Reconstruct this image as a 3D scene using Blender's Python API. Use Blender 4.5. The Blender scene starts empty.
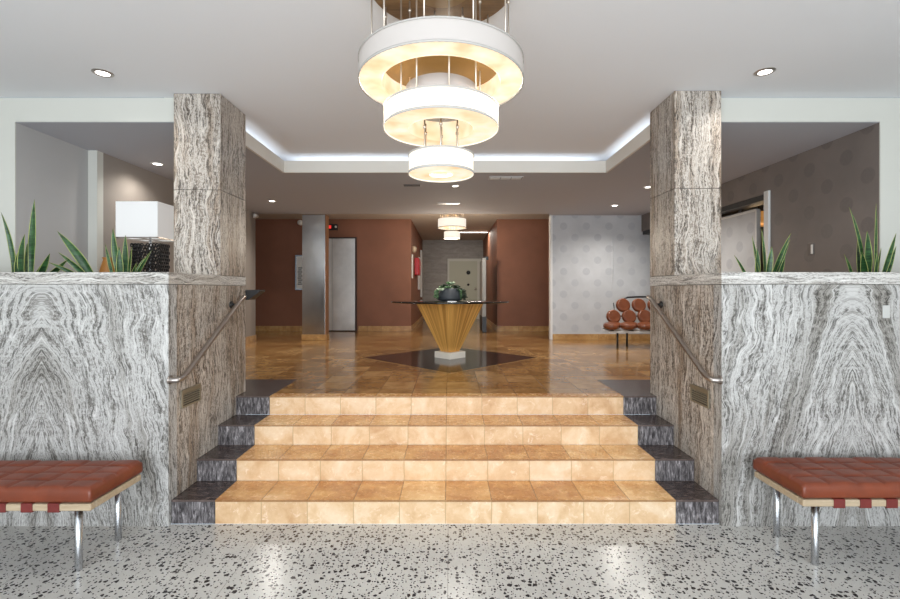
import bpy, math, random
from mathutils import Vector
random.seed(7)
PI = math.pi
S = bpy.context.scene
C = S.collection

# ---------------------------------------------------------------- camera, world, light, exposure
cd = bpy.data.cameras.new('camera'); cam = bpy.data.objects.new('camera', cd); C.objects.link(cam)
EYE = 1.549
cam.location = (0, 0, EYE); cam.rotation_euler = (PI/2, 0, 0)
cd.sensor_width = 36; cd.lens = 457/900*36; cd.shift_y = -9.5/900; cd.clip_start = 0.02
S.camera = cam
w = bpy.data.worlds.new('world'); S.world = w; w.use_nodes = True
bg = w.node_tree.nodes['Background']
bg.inputs[0].default_value = (0.72, 0.86, 1.0, 1); bg.inputs[1].default_value = 1.5
vs = S.view_settings
vs.view_transform = 'Standard'; vs.look = 'None'; vs.gamma = 1; vs.use_curve_mapping = False
vs.exposure = 0.05

def area(name, loc, rot, sx, sy, power, col=(1, 1, 1), spread=PI):
    l = bpy.data.lights.new(name, 'AREA'); l.shape = 'RECTANGLE'; l.size = sx; l.size_y = sy
    l.energy = power; l.color = col; l.spread = spread
    o = bpy.data.objects.new(name, l); o.location = loc; o.rotation_euler = rot; C.objects.link(o); return o

def point(name, loc, power, col, r=0.05, parent=None):
    l = bpy.data.lights.new(name, 'POINT'); l.energy = power; l.color = col; l.shadow_soft_size = r
    o = bpy.data.objects.new(name, l); o.location = loc; C.objects.link(o)
    if parent: o.parent = parent
    return o

# daylight through the glazed street front behind the camera
area('daylight', (0, -2.85, 1.55), (PI/2, 0, 0), 7.6, 2.6, 345, (0.92, 0.96, 1.0))
# cove strips above the tray lip
COVE = (0.86, 0.93, 1.0)
area('cove_light', (-0.08, 5.52, 2.975), (PI, 0, 0), 3.7, 0.08, 4.5, COVE)
area('cove_light', (-2.12, 4.75, 2.975), (PI, 0, 0), 0.08, 1.2, 1.7, COVE)
area('cove_light', (1.97, 4.75, 2.975), (PI, 0, 0), 0.08, 1.2, 1.7, COVE)

# ---------------------------------------------------------------- materials
MATS = {}
def lin(r, g, b):
    f = lambda c: (c/255/12.92 if c <= 10 else ((c/255+0.055)/1.055)**2.4)
    return (f(r), f(g), f(b), 1)

def new(name):
    m = bpy.data.materials.new(name); m.use_nodes = True
    nt = m.node_tree; return m, nt, nt.nodes['Principled BSDF']

def plain(name, col, rough=0.5, metal=0.0, emit=None, es=0, spec=0.5, bump=0, bscale=80, var=0.0):
    if name in MATS: return MATS[name]
    m, nt, b = new(name)
    b.inputs['Base Color'].default_value = col; b.inputs['Roughness'].default_value = rough
    b.inputs['Metallic'].default_value = metal; b.inputs['Specular IOR Level'].default_value = spec
    if emit: b.inputs['Emission Color'].default_value = emit; b.inputs['Emission Strength'].default_value = es
    N = nt.nodes.new; L = nt.links.new
    if bump or var:
        tc = N('ShaderNodeTexCoord'); n = N('ShaderNodeTexNoise'); n.inputs['Scale'].default_value = bscale
        n.inputs['Detail'].default_value = 4
        L(tc.outputs['Object'], n.inputs['Vector'])
        if bump:
            bp = N('ShaderNodeBump'); bp.inputs['Strength'].default_value = bump; bp.inputs['Distance'].default_value = 0.01
            L(n.outputs['Fac'], bp.inputs['Height']); L(bp.outputs[0], b.inputs['Normal'])
        if var:
            n2 = N('ShaderNodeTexNoise'); n2.inputs['Scale'].default_value = 2.3; n2.inputs['Detail'].default_value = 5
            L(tc.outputs['Object'], n2.inputs['Vector'])
            r = N('ShaderNodeMapRange'); r.inputs[1].default_value = .3; r.inputs[2].default_value = .7
            r.inputs[3].default_value = 1-var; r.inputs[4].default_value = 1+var
            L(n2.outputs['Fac'], r.inputs[0])
            mx = N('ShaderNodeMix'); mx.data_type = 'RGBA'; mx.blend_type = 'MULTIPLY'; mx.inputs[0].default_value = 1
            mx.inputs[6].default_value = col; L(r.outputs[0], mx.inputs[7]); L(mx.outputs[2], b.inputs['Base Color'])
    MATS[name] = m; return m

class G:
    """small node-graph helper"""
    def __init__(s, nt): s.nt = nt; s.N = nt.nodes.new; s.L = nt.links.new
    def val(s, x, sock):
        if isinstance(x, (int, float)): sock.default_value = x
        elif isinstance(x, tuple): sock.default_value = x
        else: s.L(x, sock)
    def m(s, op, a, b=0, c=0):
        n = s.N('ShaderNodeMath'); n.operation = op
        s.val(a, n.inputs[0]); s.val(b, n.inputs[1]); s.val(c, n.inputs[2]); return n.outputs[0]
    def pos(s):
        g = s.N('ShaderNodeTexCoord'); x = s.N('ShaderNodeSeparateXYZ'); s.L(g.outputs['Object'], x.inputs[0])
        return g.outputs['Object'], x.outputs[0], x.outputs[1], x.outputs[2]
    def comb(s, x, y, z=0):
        n = s.N('ShaderNodeCombineXYZ'); s.val(x, n.inputs[0]); s.val(y, n.inputs[1]); s.val(z, n.inputs[2]); return n.outputs[0]
    def noise(s, v, scale, detail=3, rough=.5, dist=0):
        n = s.N('ShaderNodeTexNoise'); s.L(v, n.inputs['Vector']); n.inputs['Scale'].default_value = scale
        n.inputs['Detail'].default_value = detail; n.inputs['Roughness'].default_value = rough
        n.inputs['Distortion'].default_value = dist; return n.outputs['Fac']
    def ramp(s, f, stops):
        n = s.N('ShaderNodeValToRGB'); s.L(f, n.inputs[0]); e = n.color_ramp.elements
        while len(e) < len(stops): e.new(0.5)
        for i, (p, c) in enumerate(stops): e[i].position = p; e[i].color = c
        return n.outputs[0]
    def rng(s, f, a, b, c, d):
        n = s.N('ShaderNodeMapRange'); s.val(f, n.inputs[0])
        for i, v in enumerate((a, b, c, d)): n.inputs[i+1].default_value = v
        return n.outputs[0]
    def mix(s, f, a, b, mode='MIX'):
        n = s.N('ShaderNodeMix'); n.data_type = 'RGBA'; n.blend_type = mode
        s.val(f, n.inputs[0]); s.val(a, n.inputs[6]); s.val(b, n.inputs[7]); return n.outputs[2]
    def white(s, v):
        n = s.N('ShaderNodeTexWhiteNoise'); s.L(v, n.inputs['Vector']); return n.outputs['Value']
    def bump(s, h, st, dist, b):
        n = s.N('ShaderNodeBump'); n.inputs['Strength'].default_value = st; n.inputs['Distance'].default_value = dist
        s.L(h, n.inputs['Height']); s.L(n.outputs[0], b.inputs['Normal'])

def stone(name, lo, mid, hi, mirror=None, horizontal=False, seed=0.0, contrast=1.0, dark=0.9, broadc=(.62, .60, .57, 1)):
    """vein-cut travertine; mirror = x of a book-matched joint"""
    m, nt, b = new(name); g = G(nt)
    P, x, y, z = g.pos()
    if horizontal:
        u = z; v = g.m('ADD', x, y)
        u = g.m('MULTIPLY', u, 1.5)
    else:
        if mirror is not None:
            ax = g.m('ABSOLUTE', g.m('SUBTRACT', x, mirror))
            wob = g.m('MULTIPLY', ax, 1.0)
            # chevrons meeting on the joint, steeper away from it; upper and lower slab matched end to end
            zz = g.m('ABSOLUTE', g.m('SUBTRACT', z, 0.93))
            fall = g.m('DIVIDE', 0.20, g.m('ADD', 0.42, g.m('MULTIPLY', ax, 1.6)))
            u = g.m('ADD', wob, g.m('MULTIPLY', g.m('SUBTRACT', z, 0.93), fall))
            u = g.m('ADD', u, y)
        else:
            u = g.m('ADD', x, y)
        v = z
    low = g.noise(g.comb(g.m('ADD', u, seed), v, seed), 1.9, 3, .55)
    low2 = g.noise(g.comb(g.m('ADD', u, seed+4), v, seed), 6.0, 3, .6)
    ww = g.m('ADD', u, g.m('ADD', g.m('MULTIPLY', low, .25), g.m('MULTIPLY', low2, .045)))
    bands = g.noise(g.comb(g.m('MULTIPLY', ww, 20), g.m('MULTIPLY', v, 1.3), seed), 1.0, 6, .72)
    lines = g.noise(g.comb(g.m('MULTIPLY', ww, 80), g.m('MULTIPLY', v, 2.6), seed+3), 1.0, 4, .7)
    fine = g.noise(g.comb(g.m('MULTIPLY', ww, 260), g.m('MULTIPLY', v, 60), seed+5), 1.0, 3, .6)
    crys = g.noise(g.comb(u, v, seed), 55, 5, .75)
    f = g.m('ADD', g.m('MULTIPLY', bands, .62), g.m('MULTIPLY', lines, .38))
    f = g.m('ADD', f, g.m('MULTIPLY', g.m('SUBTRACT', fine, .5), .22))
    f = g.m('ADD', f, g.m('MULTIPLY', g.m('SUBTRACT', crys, .5), .55))
    f = g.m('ADD', g.m('MULTIPLY', g.m('SUBTRACT', f, .5), contrast), .5)
    col = g.ramp(f, [(.34, lo), (.44, mid), (.52, hi), (.60, mid), (.72, hi)])
    # dark pitted layers that follow the veins
    thin = g.noise(g.comb(g.m('MULTIPLY', ww, 42), g.m('MULTIPLY', v, 2.2), seed+9), 1.0, 3, .6)
    edge = g.m('ABSOLUTE', g.m('SUBTRACT', thin, .5))
    pits = g.noise(g.comb(g.m('MULTIPLY', u, 1.5), g.m('MULTIPLY', v, .6), seed), 55, 2, .6)
    vein = g.m('MULTIPLY', g.rng(edge, .0, .06, 1, 0), g.rng(pits, .42, .52, .0, 1))
    col = g.mix(g.m('MULTIPLY', vein, dark), col, (lo[0]*.35, lo[1]*.33, lo[2]*.3, 1))
    broad = g.noise(g.comb(g.m('MULTIPLY', ww, 6.5), g.m('MULTIPLY', v, .45), seed+11), 1.0, 3, .6)
    tint = g.ramp(broad, [(.36, broadc), (.52, (1, 1, 1, 1))])
    col = g.mix(1.0, col, tint, 'MULTIPLY')
    w2 = g.rng(g.m('ABSOLUTE', g.m('SUBTRACT', g.noise(g.comb(g.m('MULTIPLY', ww, 16), v, seed+2), 1.0, 2, .5), .5)), 0, .02, .65, 0)
    col = g.mix(w2, col, (min(1, hi[0]*1.25), min(1, hi[1]*1.25), min(1, hi[2]*1.25), 1))
    g.L(col, b.inputs['Base Color']); b.inputs['Roughness'].default_value = .38
    g.bump(f, .25, .004, b)
    MATS[name] = m; return m

def tiles(name, a, c, d, size, ox, oy, rough, riser=False, grout=(.30, .18, .08, 1), seed=0, sizey=None):
    """yellow travertine tiles with a tone per tile"""
    m, nt, b = new(name); g = G(nt)
    P, x, y, z = g.pos(); sy = sizey or size
    fx = g.m('DIVIDE', g.m('SUBTRACT', x, ox), size)
    yy = z if riser else y
    fy = g.m('DIVIDE', g.m('SUBTRACT', yy, oy), sy)
    cell = g.comb(g.m('FLOOR', fx), g.m('FLOOR', fy), seed)
    r = g.white(cell)
    off = g.N('ShaderNodeVectorMath'); off.operation = 'MULTIPLY_ADD'
    g.L(cell, off.inputs[0]); off.inputs[1].default_value = (3.7, 5.1, 2.3); g.L(P, off.inputs[2])
    n = g.noise(off.outputs[0], 5.0, 5, .58, .6)
    n2 = g.noise(off.outputs[0], 22, 5, .7)
    f = g.m('ADD', g.m('MULTIPLY', n, .8), g.m('ADD', g.m('MULTIPLY', n2, .28), g.m('MULTIPLY', g.m('SUBTRACT', r, .5), .06 if riser else .26)))
    col = g.ramp(f, [(.34, a), (.54, c), (.74, d)])
    pale = g.rng(g.noise(off.outputs[0], 14, 6, .8, 1.2), .56, .66, 0, .55)
    col = g.mix(pale, col, (min(1, d[0]*1.2), min(1, d[1]*1.25), min(1, d[2]*1.35), 1))
    ex = g.m('ABSOLUTE', g.m('SUBTRACT', g.m('FRACT', fx), .5))
    e = g.rng(ex, .5-.0045/size, .5-.0022/size, 0, 1)
    if not riser:
        ey = g.m('ABSOLUTE', g.m('SUBTRACT', g.m('FRACT', fy), .5))
        e = g.m('MAXIMUM', e, g.rng(ey, .5-.0045/sy, .5-.0022/sy, 0, 1))
    col = g.mix(g.m('MULTIPLY', e, .75), col, grout)
    g.L(col, b.inputs['Base Color'])
    rr = g.rng(n2, .3, .7, rough*.8, rough*1.5); g.L(rr, b.inputs['Roughness'])
    g.bump(g.m('SUBTRACT', 1, e), .3, .002, b)
    MATS[name] = m; return m

def terrazzo():
    m, nt, b = new('terrazzo'); g = G(nt); P, x, y, z = g.pos()
    nn = g.N('ShaderNodeTexNoise'); nn.inputs['Scale'].default_value = 38; nn.inputs['Detail'].default_value = 2
    g.L(P, nn.inputs['Vector'])
    def wob(amount):
        s = g.N('ShaderNodeVectorMath'); s.operation = 'MULTIPLY_ADD'
        g.L(nn.outputs['Color'], s.inputs[0]); s.inputs[1].default_value = (amount,)*3; g.L(P, s.inputs[2]); return s.outputs[0]
    base = g.ramp(g.noise(P, 1.6, 5, .6), [(.3, (.44, .43, .41, 1)), (.7, (.56, .55, .52, 1))])
    base = g.mix(g.rng(g.noise(P, 220, 2, .6), .45, .7, 0, .35), base, (.30, .29, .28, 1))
    mask = None
    for sc, th, keep, sz in ((36, .44, .46, .024), (62, .36, .50, .014)):
        vo = g.N('ShaderNodeTexVoronoi'); vo.inputs['Scale'].default_value = sc; vo.voronoi_dimensions = '2D'
        g.L(wob(sz), vo.inputs['Vector'])
        sp = g.N('ShaderNodeSeparateColor'); g.L(vo.outputs['Color'], sp.inputs[0])
        t = g.m('MULTIPLY', sp.outputs[1], th)
        hit = g.m('MULTIPLY', g.m('LESS_THAN', vo.outputs['Distance'], t), g.m('GREATER_THAN', sp.outputs[0], keep))
        mask = hit if mask is None else g.m('MAXIMUM', mask, hit)
    col = g.mix(mask, base, (.025, .022, .024, 1))
    fx = g.m('DIVIDE', g.m('ADD', x, .012), 1.17)
    jx = g.m('ABSOLUTE', g.m('SUBTRACT', g.m('FRACT', g.m('ADD', fx, .5)), .5))
    col = g.mix(g.rng(jx, .0008, .0022, .75, 0), col, (.18, .17, .16, 1))
    g.L(col, b.inputs['Base Color']); b.inputs['Roughness'].default_value = .22
    b.inputs['Specular IOR Level'].default_value = .45
    MATS['terrazzo'] = m; return m

def wallpaper(name, base, dot, rough=.55, sheen=.3):
    m, nt, b = new(name); g = G(nt); P, x, y, z = g.pos()
    u = g.m('DIVIDE', g.m('ADD', x, y), .42); v = g.m('DIVIDE', z, .42)
    def lattice(o):
        a = g.m('SUBTRACT', g.m('FRACT', g.m('ADD', u, o+.35)), .5); c = g.m('SUBTRACT', g.m('FRACT', g.m('ADD', v, o)), .5)
        return g.m('SQRT', g.m('ADD', g.m('MULTIPLY', a, a), g.m('MULTIPLY', c, c)))
    d = g.m('MINIMUM', lattice(0), lattice(.5))
    k = g.rng(d, .150, .175, 1, 0)
    fib = g.noise(P, 60, 4, .7)
    k = g.m('MULTIPLY', k, g.rng(fib, .3, .6, .5, 1))
    cloud = g.noise(P, 2.2, 4, .6)
    bc = g.mix(g.rng(cloud, .3, .7, 0, 1), base, (base[0]*.82, base[1]*.82, base[2]*.82, 1))
    g.L(g.mix(k, bc, dot), b.inputs['Base Color'])
    g.L(g.m('SUBTRACT', rough, g.m('MULTIPLY', k, .12)), b.inputs['Roughness'])
    MATS[name] = m; return m

def wood(name, a, c, radial=False, rough=.3):
    m, nt, b = new(name); g = G(nt); P, x, y, z = g.pos()
    if radial:
        # veneer fanning out from the foot: grain follows the slope of the inverted pyramid
        k = g.m('ADD', .081, g.m('MULTIPLY', z, .515))
        u = g.m('DIVIDE', g.m('SUBTRACT', x, 0), k); vv = g.m('DIVIDE', y, k)
        vec = g.comb(g.m('MULTIPLY', u, 11), g.m('MULTIPLY', vv, 11), g.m('MULTIPLY', z, .5))
    else:
        vec = g.comb(g.m('MULTIPLY', x, 2), g.m('MULTIPLY', y, 30), g.m('MULTIPLY', z, 30))
    n = g.noise(vec, 1.0, 5, .65, .4); n2 = g.noise(vec, 3.5, 3, .6)
    f = g.m('ADD', g.m('MULTIPLY', n, .65), g.m('MULTIPLY', n2, .35))
    g.L(g.ramp(f, [(.34, a), (.5, tuple((p+q)/2 for p, q in zip(a, c))), (.64, c)]), b.inputs['Base Color'])
    b.inputs['Roughness'].default_value = rough
    MATS[name] = m; return m

def steel(name, col, rough, vertical=True):
    m, nt, b = new(name); g = G(nt); P, x, y, z = g.pos()
    vec = g.comb(g.m('MULTIPLY', x, 6 if not vertical else 90), g.m('MULTIPLY', y, 40), g.m('MULTIPLY', z, 90 if not vertical else 2))
    n = g.noise(vec, 1.0, 3, .6); cl = g.noise(P, 3.2, 5, .65)
    g.L(g.mix(g.rng(cl, .35, .65, 0, .35), col, (col[0]*.6, col[1]*.6, col[2]*.6, 1)), b.inputs['Base Color'])
    b.inputs['Metallic'].default_value = 1
    g.L(g.rng(n, .3, .7, rough*.75, rough*1.3), b.inputs['Roughness'])
    wv = g.noise(P, 1.7, 2, .5)
    g.bump(g.m('ADD', g.m('MULTIPLY', n, .02), wv), .25, .02, b)
    MATS[name] = m; return m

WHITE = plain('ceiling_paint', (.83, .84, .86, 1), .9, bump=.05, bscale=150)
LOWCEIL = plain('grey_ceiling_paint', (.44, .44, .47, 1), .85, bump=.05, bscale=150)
CREAM = plain('cream_paint', (.60, .60, .55, 1), .8)
FASCIA = plain('fascia_paint', (.76, .73, .67, 1), .8)
TAUPE = plain('taupe_paint', (.27, .235, .205, 1), .8, var=.05)
GREYW = plain('grey_paint', (.46, .455, .45, 1), .85)
BROWN = plain('brown_plaster', (.235, .098, .056, 1), .62, var=.09, bump=.1, bscale=40)
STONE_L = stone('book_matched_travertine_left', (.09, .082, .072, 1), (.30, .29, .275, 1), (.54, .535, .52, 1), mirror=-2.68, seed=1.3)
STONE_R = stone('book_matched_travertine_right', (.09, .082, .072, 1), (.31, .30, .285, 1), (.54, .535, .52, 1), mirror=2.64, seed=6.3)
STONE_P = stone('vein_cut_travertine', (.085, .062, .045, 1), (.27, .225, .185, 1), (.60, .555, .50, 1), seed=3.1, dark=.95, broadc=(.60, .50, .41, 1))
STONE_H = stone('cross_cut_travertine_band', (.20, .185, .165, 1), (.43, .405, .38, 1), (.66, .65, .62, 1), horizontal=True, seed=2.2)
RISER = tiles('yellow_travertine_riser', (.50, .29, .14, 1), (.66, .46, .27, 1), (.78, .63, .46, 1), .305, -.03, 0, .35, riser=True, grout=(.42, .28, .14, 1), seed=4, sizey=.1585)
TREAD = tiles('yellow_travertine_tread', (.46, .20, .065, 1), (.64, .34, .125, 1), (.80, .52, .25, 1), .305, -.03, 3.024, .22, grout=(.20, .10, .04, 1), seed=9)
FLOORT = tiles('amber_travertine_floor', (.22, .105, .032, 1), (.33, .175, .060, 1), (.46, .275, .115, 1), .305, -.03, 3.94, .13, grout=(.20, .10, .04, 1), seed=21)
DARKG = plain('dark_granite', (.035, .024, .022, 1), .13)
def darkstone(name, lo, hi, vert, rough, size=.305):
    m, nt, b = new(name); g = G(nt); P, x, y, z = g.pos()
    if vert: vec = g.comb(g.m('MULTIPLY', g.m('ADD', x, y), 60), g.m('MULTIPLY', z, 12), 0)
    else: vec = g.comb(g.m('MULTIPLY', x, 14), g.m('MULTIPLY', y, 45), 0)
    n = g.noise(vec, 1.0, 5, .7, .5)
    col = g.ramp(n, [(.40, lo), (.55, tuple((p*.7+q*.3) for p, q in zip(lo, hi))), (.68, hi)])
    if not vert:
        e = None
        for c, o in ((x, -.03-1.525), (y, 3.94)):
            fr = g.m('ABSOLUTE', g.m('SUBTRACT', g.m('FRACT', g.m('DIVIDE', g.m('SUBTRACT', c, o), size)), .5))
            k = g.rng(fr, .486, .494, 0, 1); e = k if e is None else g.m('MAXIMUM', e, k)
        col = g.mix(g.m('MULTIPLY', e, .6), col, (.12, .09, .08, 1))
    g.L(col, b.inputs['Base Color']); b.inputs['Roughness'].default_value = rough
    MATS[name] = m; return m
DARKR = darkstone('dark_travertine_riser', (.022, .018, .020, 1), (.46, .43, .44, 1), True, .4)
DARKT = darkstone('dark_travertine_tread', (.030, .020, .019, 1), (.17, .13, .12, 1), False, .25)
TERR = terrazzo()
WPT = wallpaper('taupe_dotted_wallpaper', (.215, .185, .168, 1), (.150, .128, .120, 1), .55)
WPW = wallpaper('white_dotted_wallpaper', (.56, .575, .595, 1), (.43, .445, .475, 1), .5)
BASEB = tiles('stone_baseboard', (.30, .15, .05, 1), (.45, .25, .09, 1), (.60, .40, .18, 1), .305, 0, 0, .3, riser=True, seed=33)
STEEL = steel('brushed_steel', (.62, .64, .66, 1), .20)
STEELD = steel('elevator_steel', (.80, .79, .77, 1), .42)
CHROME = plain('chrome', (.55, .57, .60, 1), .24, 1)
NICKEL = plain('satin_nickel', (.45, .41, .38, 1), .32, 1)
RODM = plain('rod_nickel', (.60, .54, .47, 1), .35, .8)
BLACK = plain('black_metal', (.012, .012, .013, 1), .4)
BLACKG = plain('black_gloss', (.01, .01, .012, 1), .12)
def leather(name, lo, hi, rough):
    m, nt, b = new(name); g = G(nt); P, x, y, z = g.pos()
    n = g.noise(P, 6, 4, .6); f = g.noise(P, 180, 3, .6)
    g.L(g.ramp(n, [(.3, lo), (.7, hi)]), b.inputs['Base Color'])
    b.inputs['Roughness'].default_value = rough; g.bump(f, .12, .002, b); MATS[name] = m; return m
LEATHER = leather('cognac_leather', (.125, .024, .008, 1), (.205, .042, .014, 1), .40)
LEATHERS = leather('tan_leather', (.13, .034, .012, 1), (.20, .058, .02, 1), .30)
STRAP = leather('oxblood_strap', (.12, .014, .012, 1), (.17, .022, .018, 1), .45)
RAILW = wood('pale_rail_wood', (.36, .27, .17, 1), (.50, .40, .28, 1), rough=.4)
VENEER = wood('golden_veneer', (.34, .13, .022, 1), (.92, .52, .14, 1), radial=True, rough=.28)
GOLD = wood('canopy_wood', (.16, .085, .032, 1), (.34, .205, .095, 1), rough=.4)
GOLD2 = plain('canopy_gold', (.48, .32, .15, 1), .45)
MARBLE = plain('cream_marble', (.80, .75, .66, 1), .25, var=.08)
SOIL = plain('soil', (.04, .028, .02, 1), .95, bump=.8, bscale=60)
LEAF = None
def leafmat(name, a, c):
    m, nt, b = new(name); g = G(nt); P, x, y, z = g.pos()
    n = g.noise(g.comb(g.m('MULTIPLY', x, 8), g.m('MULTIPLY', y, 8), g.m('MULTIPLY', z, 60)), 1.0, 3, .6)
    g.L(g.ramp(n, [(.38, a), (.62, c)]), b.inputs['Base Color']); b.inputs['Roughness'].default_value = .4
    MATS[name] = m; return m
LEAF = leafmat('leaf_green', (.008, .034, .010, 1), (.035, .11, .030, 1))
LEAFE = plain('leaf_yellow_edge', (.34, .38, .12, 1), .45)
SUCC = leafmat('succulent_green', (.05, .12, .05, 1), (.16, .27, .12, 1))
SUCCD = leafmat('succulent_dark', (.015, .03, .015, 1), (.05, .06, .03, 1))
SUCCW = plain('succulent_pale', (.42, .50, .34, 1), .5)
POTG = plain('slate_pot_glaze', (.045, .052, .060, 1), .5, bump=.2, bscale=30)
SHADE_O = plain('pleated_shade_fabric', (.46, .43, .41, 1), .9, emit=(1, .86, .70, 1), es=.10)
SHADE_M = plain('lit_shade_fabric', (.50, .46, .40, 1), .9, emit=(1, .93, .80, 1), es=.80)
def diffuser():
    m, nt, b = new('lit_diffuser'); g = G(nt); P, x, y, z = g.pos()
    n = g.noise(g.comb(x, y, z), 7.5, 2, .5)
    b.inputs['Base Color'].default_value = (.30, .27, .22, 1); b.inputs['Roughness'].default_value = .8
    g.L(g.ramp(n, [(.28, (1, .56, .25, 1)), (.48, (1, .80, .52, 1)), (.66, (1, .92, .74, 1))]), b.inputs['Emission Color'])
    b.inputs['Emission Strength'].default_value = .86; return m
DIFF = diffuser()
INNERG = plain('warm_inner_shade', (.75, .55, .32, 1), .8, emit=(1, .62, .28, 1), es=.65)
BULB = plain('bulb_glow', (1, .9, .7, 1), .5, emit=(1, .86, .62, 1), es=9)
TRIMF = plain('shade_trim', (.45, .43, .40, 1), .7)
LENS = plain('downlight_lens', (1, 1, 1, 1), .5, emit=(1, .95, .86, 1), es=7)
WPLAST = plain('white_plastic', (.72, .72, .70, 1), .4)
LAMPW = plain('white_lamp_fabric', (.78, .79, .79, 1), .9, emit=(1, 1, .98, 1), es=.22)

# ---------------------------------------------------------------- mesh helpers
class MB:
    def __init__(s): s.v = []; s.f = []; s.mi = []; s.sm = []
    def add(s, vs, fs, mi=0, sm=False):
        o = len(s.v); s.v += [tuple(p) for p in vs]
        for f in fs: s.f.append(tuple(i+o for i in f)); s.mi.append(mi); s.sm.append(sm)
    def box(s, x0, x1, y0, y1, z0, z1, mi=0):
        s.add([(x0,y0,z0),(x1,y0,z0),(x1,y1,z0),(x0,y1,z0),(x0,y0,z1),(x1,y0,z1),(x1,y1,z1),(x0,y1,z1)],
              [(0,3,2,1),(4,5,6,7),(0,1,5,4),(1,2,6,5),(2,3,7,6),(3,0,4,7)], mi); return s
    def prism(s, poly, z0, z1, mi=0, sm=False):
        n = len(poly)
        s.add([(x,y,z0) for x,y in poly]+[(x,y,z1) for x,y in poly],
              [tuple(range(n))[::-1], tuple(range(n,2*n))], mi)
        s.add([(x,y,z0) for x,y in poly]+[(x,y,z1) for x,y in poly],
              [(i,(i+1)%n,(i+1)%n+n,i+n) for i in range(n)], mi, sm); return s
    def lathe(s, prof, n=32, c=(0,0,0), mi=0, sm=True, axis='z', pleat=0):
        """prof: (r,h) points; closed at the ends where r==0"""
        def P(r, h, a):
            if axis == 'z': return (c[0]+r*math.cos(a), c[1]+r*math.sin(a), c[2]+h)
            if axis == 'y': return (c[0]+r*math.cos(a), c[1]+h, c[2]+r*math.sin(a))
            return (c[0]+h, c[1]+r*math.cos(a), c[2]+r*math.sin(a))
        vs = []; fs = []; k = len(prof)
        for j, (r, h) in enumerate(prof):
            for i in range(n):
                rr = r+(pleat if i % 2 else -pleat) if r > 0.01 else r
                vs.append(P(rr, h, 2*PI*i/n))
        for j in range(k-1):
            for i in range(n):
                a, b2 = j*n+i, j*n+(i+1)%n
                fs.append((a, b2, b2+n, a+n))
        s.add(vs, fs, mi, sm); return s
    def tube(s, pts, r, n=10, mi=0, cap=True, flat=1.0):
        pts = [Vector(p) for p in pts]; rs = r if isinstance(r, (list, tuple)) else [r]*len(pts)
        vs = []; fs = []; up = None
        for j, p in enumerate(pts):
            t = (pts[min(j+1, len(pts)-1)]-pts[max(j-1, 0)]).normalized()
            if up is None: up = t.orthogonal().normalized()
            up = (up-t*up.dot(t)).normalized(); q = t.cross(up)
            for i in range(n):
                a = 2*PI*i/n; vs.append(p+(up*math.cos(a)+q*math.sin(a)*flat)*rs[j])
        for j in range(len(pts)-1):
            for i in range(n): a, b2 = j*n+i, j*n+(i+1)%n; fs.append((a, b2, b2+n, a+n))
        s.add(vs, fs, mi, True)
        if cap: s.add(vs, [tuple(range(n))[::-1], tuple(range((len(pts)-1)*n, len(pts)*n))], mi)
        return s
    def build(s, name, mats, parent=None, bevel=0, segs=2):
        me = bpy.data.meshes.new(name); me.from_pydata(s.v, [], s.f)
        for m in (mats if isinstance(mats, (list, tuple)) else [mats]): me.materials.append(m)
        me.polygons.foreach_set('material_index', s.mi); me.polygons.foreach_set('use_smooth', s.sm)
        me.update(); me.validate()
        import bmesh
        b = bmesh.new(); b.from_mesh(me); bmesh.ops.remove_doubles(b, verts=b.verts, dist=1e-5)
        bmesh.ops.recalc_face_normals(b, faces=b.faces); b.to_mesh(me); b.free()
        o = bpy.data.objects.new(name, me); C.objects.link(o)
        if parent: o.parent = parent
        if bevel:
            m = o.modifiers.new('bevel', 'BEVEL'); m.width = bevel; m.segments = segs; m.limit_method = 'ANGLE'
        return o

def struct(name, mb, mats, bevel=0):
    o = mb.build(name, mats, None, bevel); o['kind'] = 'structure'; return o
def thing(name, label, cat, loc=(0,0,0), rz=0, group=None):
    o = bpy.data.objects.new(name, None); C.objects.link(o); o.location = loc; o.rotation_euler = (0,0,rz)
    o.empty_display_size = .1
    return tag(o, label, cat, group)
def tag(o, label, cat, group=None):
    o['label'] = label; o['category'] = cat
    if group: o['group'] = group
    return o
def copy_tree(o, parent=None):
    c = o.copy(); C.objects.link(c); c.parent = parent
    for ch in list(o.children): copy_tree(ch, c)
    return c
B = lambda *a: MB().box(*a)

F2 = 0.634          # upper floor level
CH = 3.13; CL = 2.93
XL, XR = -1.845, 1.78

# ---------------------------------------------------------------- setting
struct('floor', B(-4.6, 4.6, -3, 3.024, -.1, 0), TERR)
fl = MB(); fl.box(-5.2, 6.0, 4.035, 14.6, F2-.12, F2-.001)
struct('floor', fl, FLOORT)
# walls and ceiling of the entrance bay
struct('wall_left', B(-4.7, -4.6, -3, 3.85, -.1, CH), CREAM)
struct('wall_right', B(4.6, 4.7, -3, 3.85, -.1, CH), CREAM)
c1 = MB(); c1.box(-4.7, 4.7, -3, 3.75, CH, CH+.12); c1.box(-2.35, 2.2, 3.75, 5.8, CH, CH+.12)
struct('ceiling', c1, WHITE)
# street front: sill, lintel, end piers and a mullioned opening
fr = MB(); fr.box(-4.6, 4.6, -3.1, -3, 0, .2); fr.box(-4.6, 4.6, -3.1, -3, 2.9, CH)
fr.box(-4.6, -3.9, -3.1, -3, .2, 2.9); fr.box(3.9, 4.6, -3.1, -3, .2, 2.9)
struct('wall_front', fr, CREAM)
mu = MB()
for x in (-3.88, -2.6, -1.3, 0, 1.3, 2.6, 3.88): mu.box(x-.03, x+.03, -3.08, -3.02, .2, 2.9)
mu.box(-3.9, 3.9, -3.08, -3.02, 2.2, 2.26)
struct('window_1', mu, BLACK)

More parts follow.
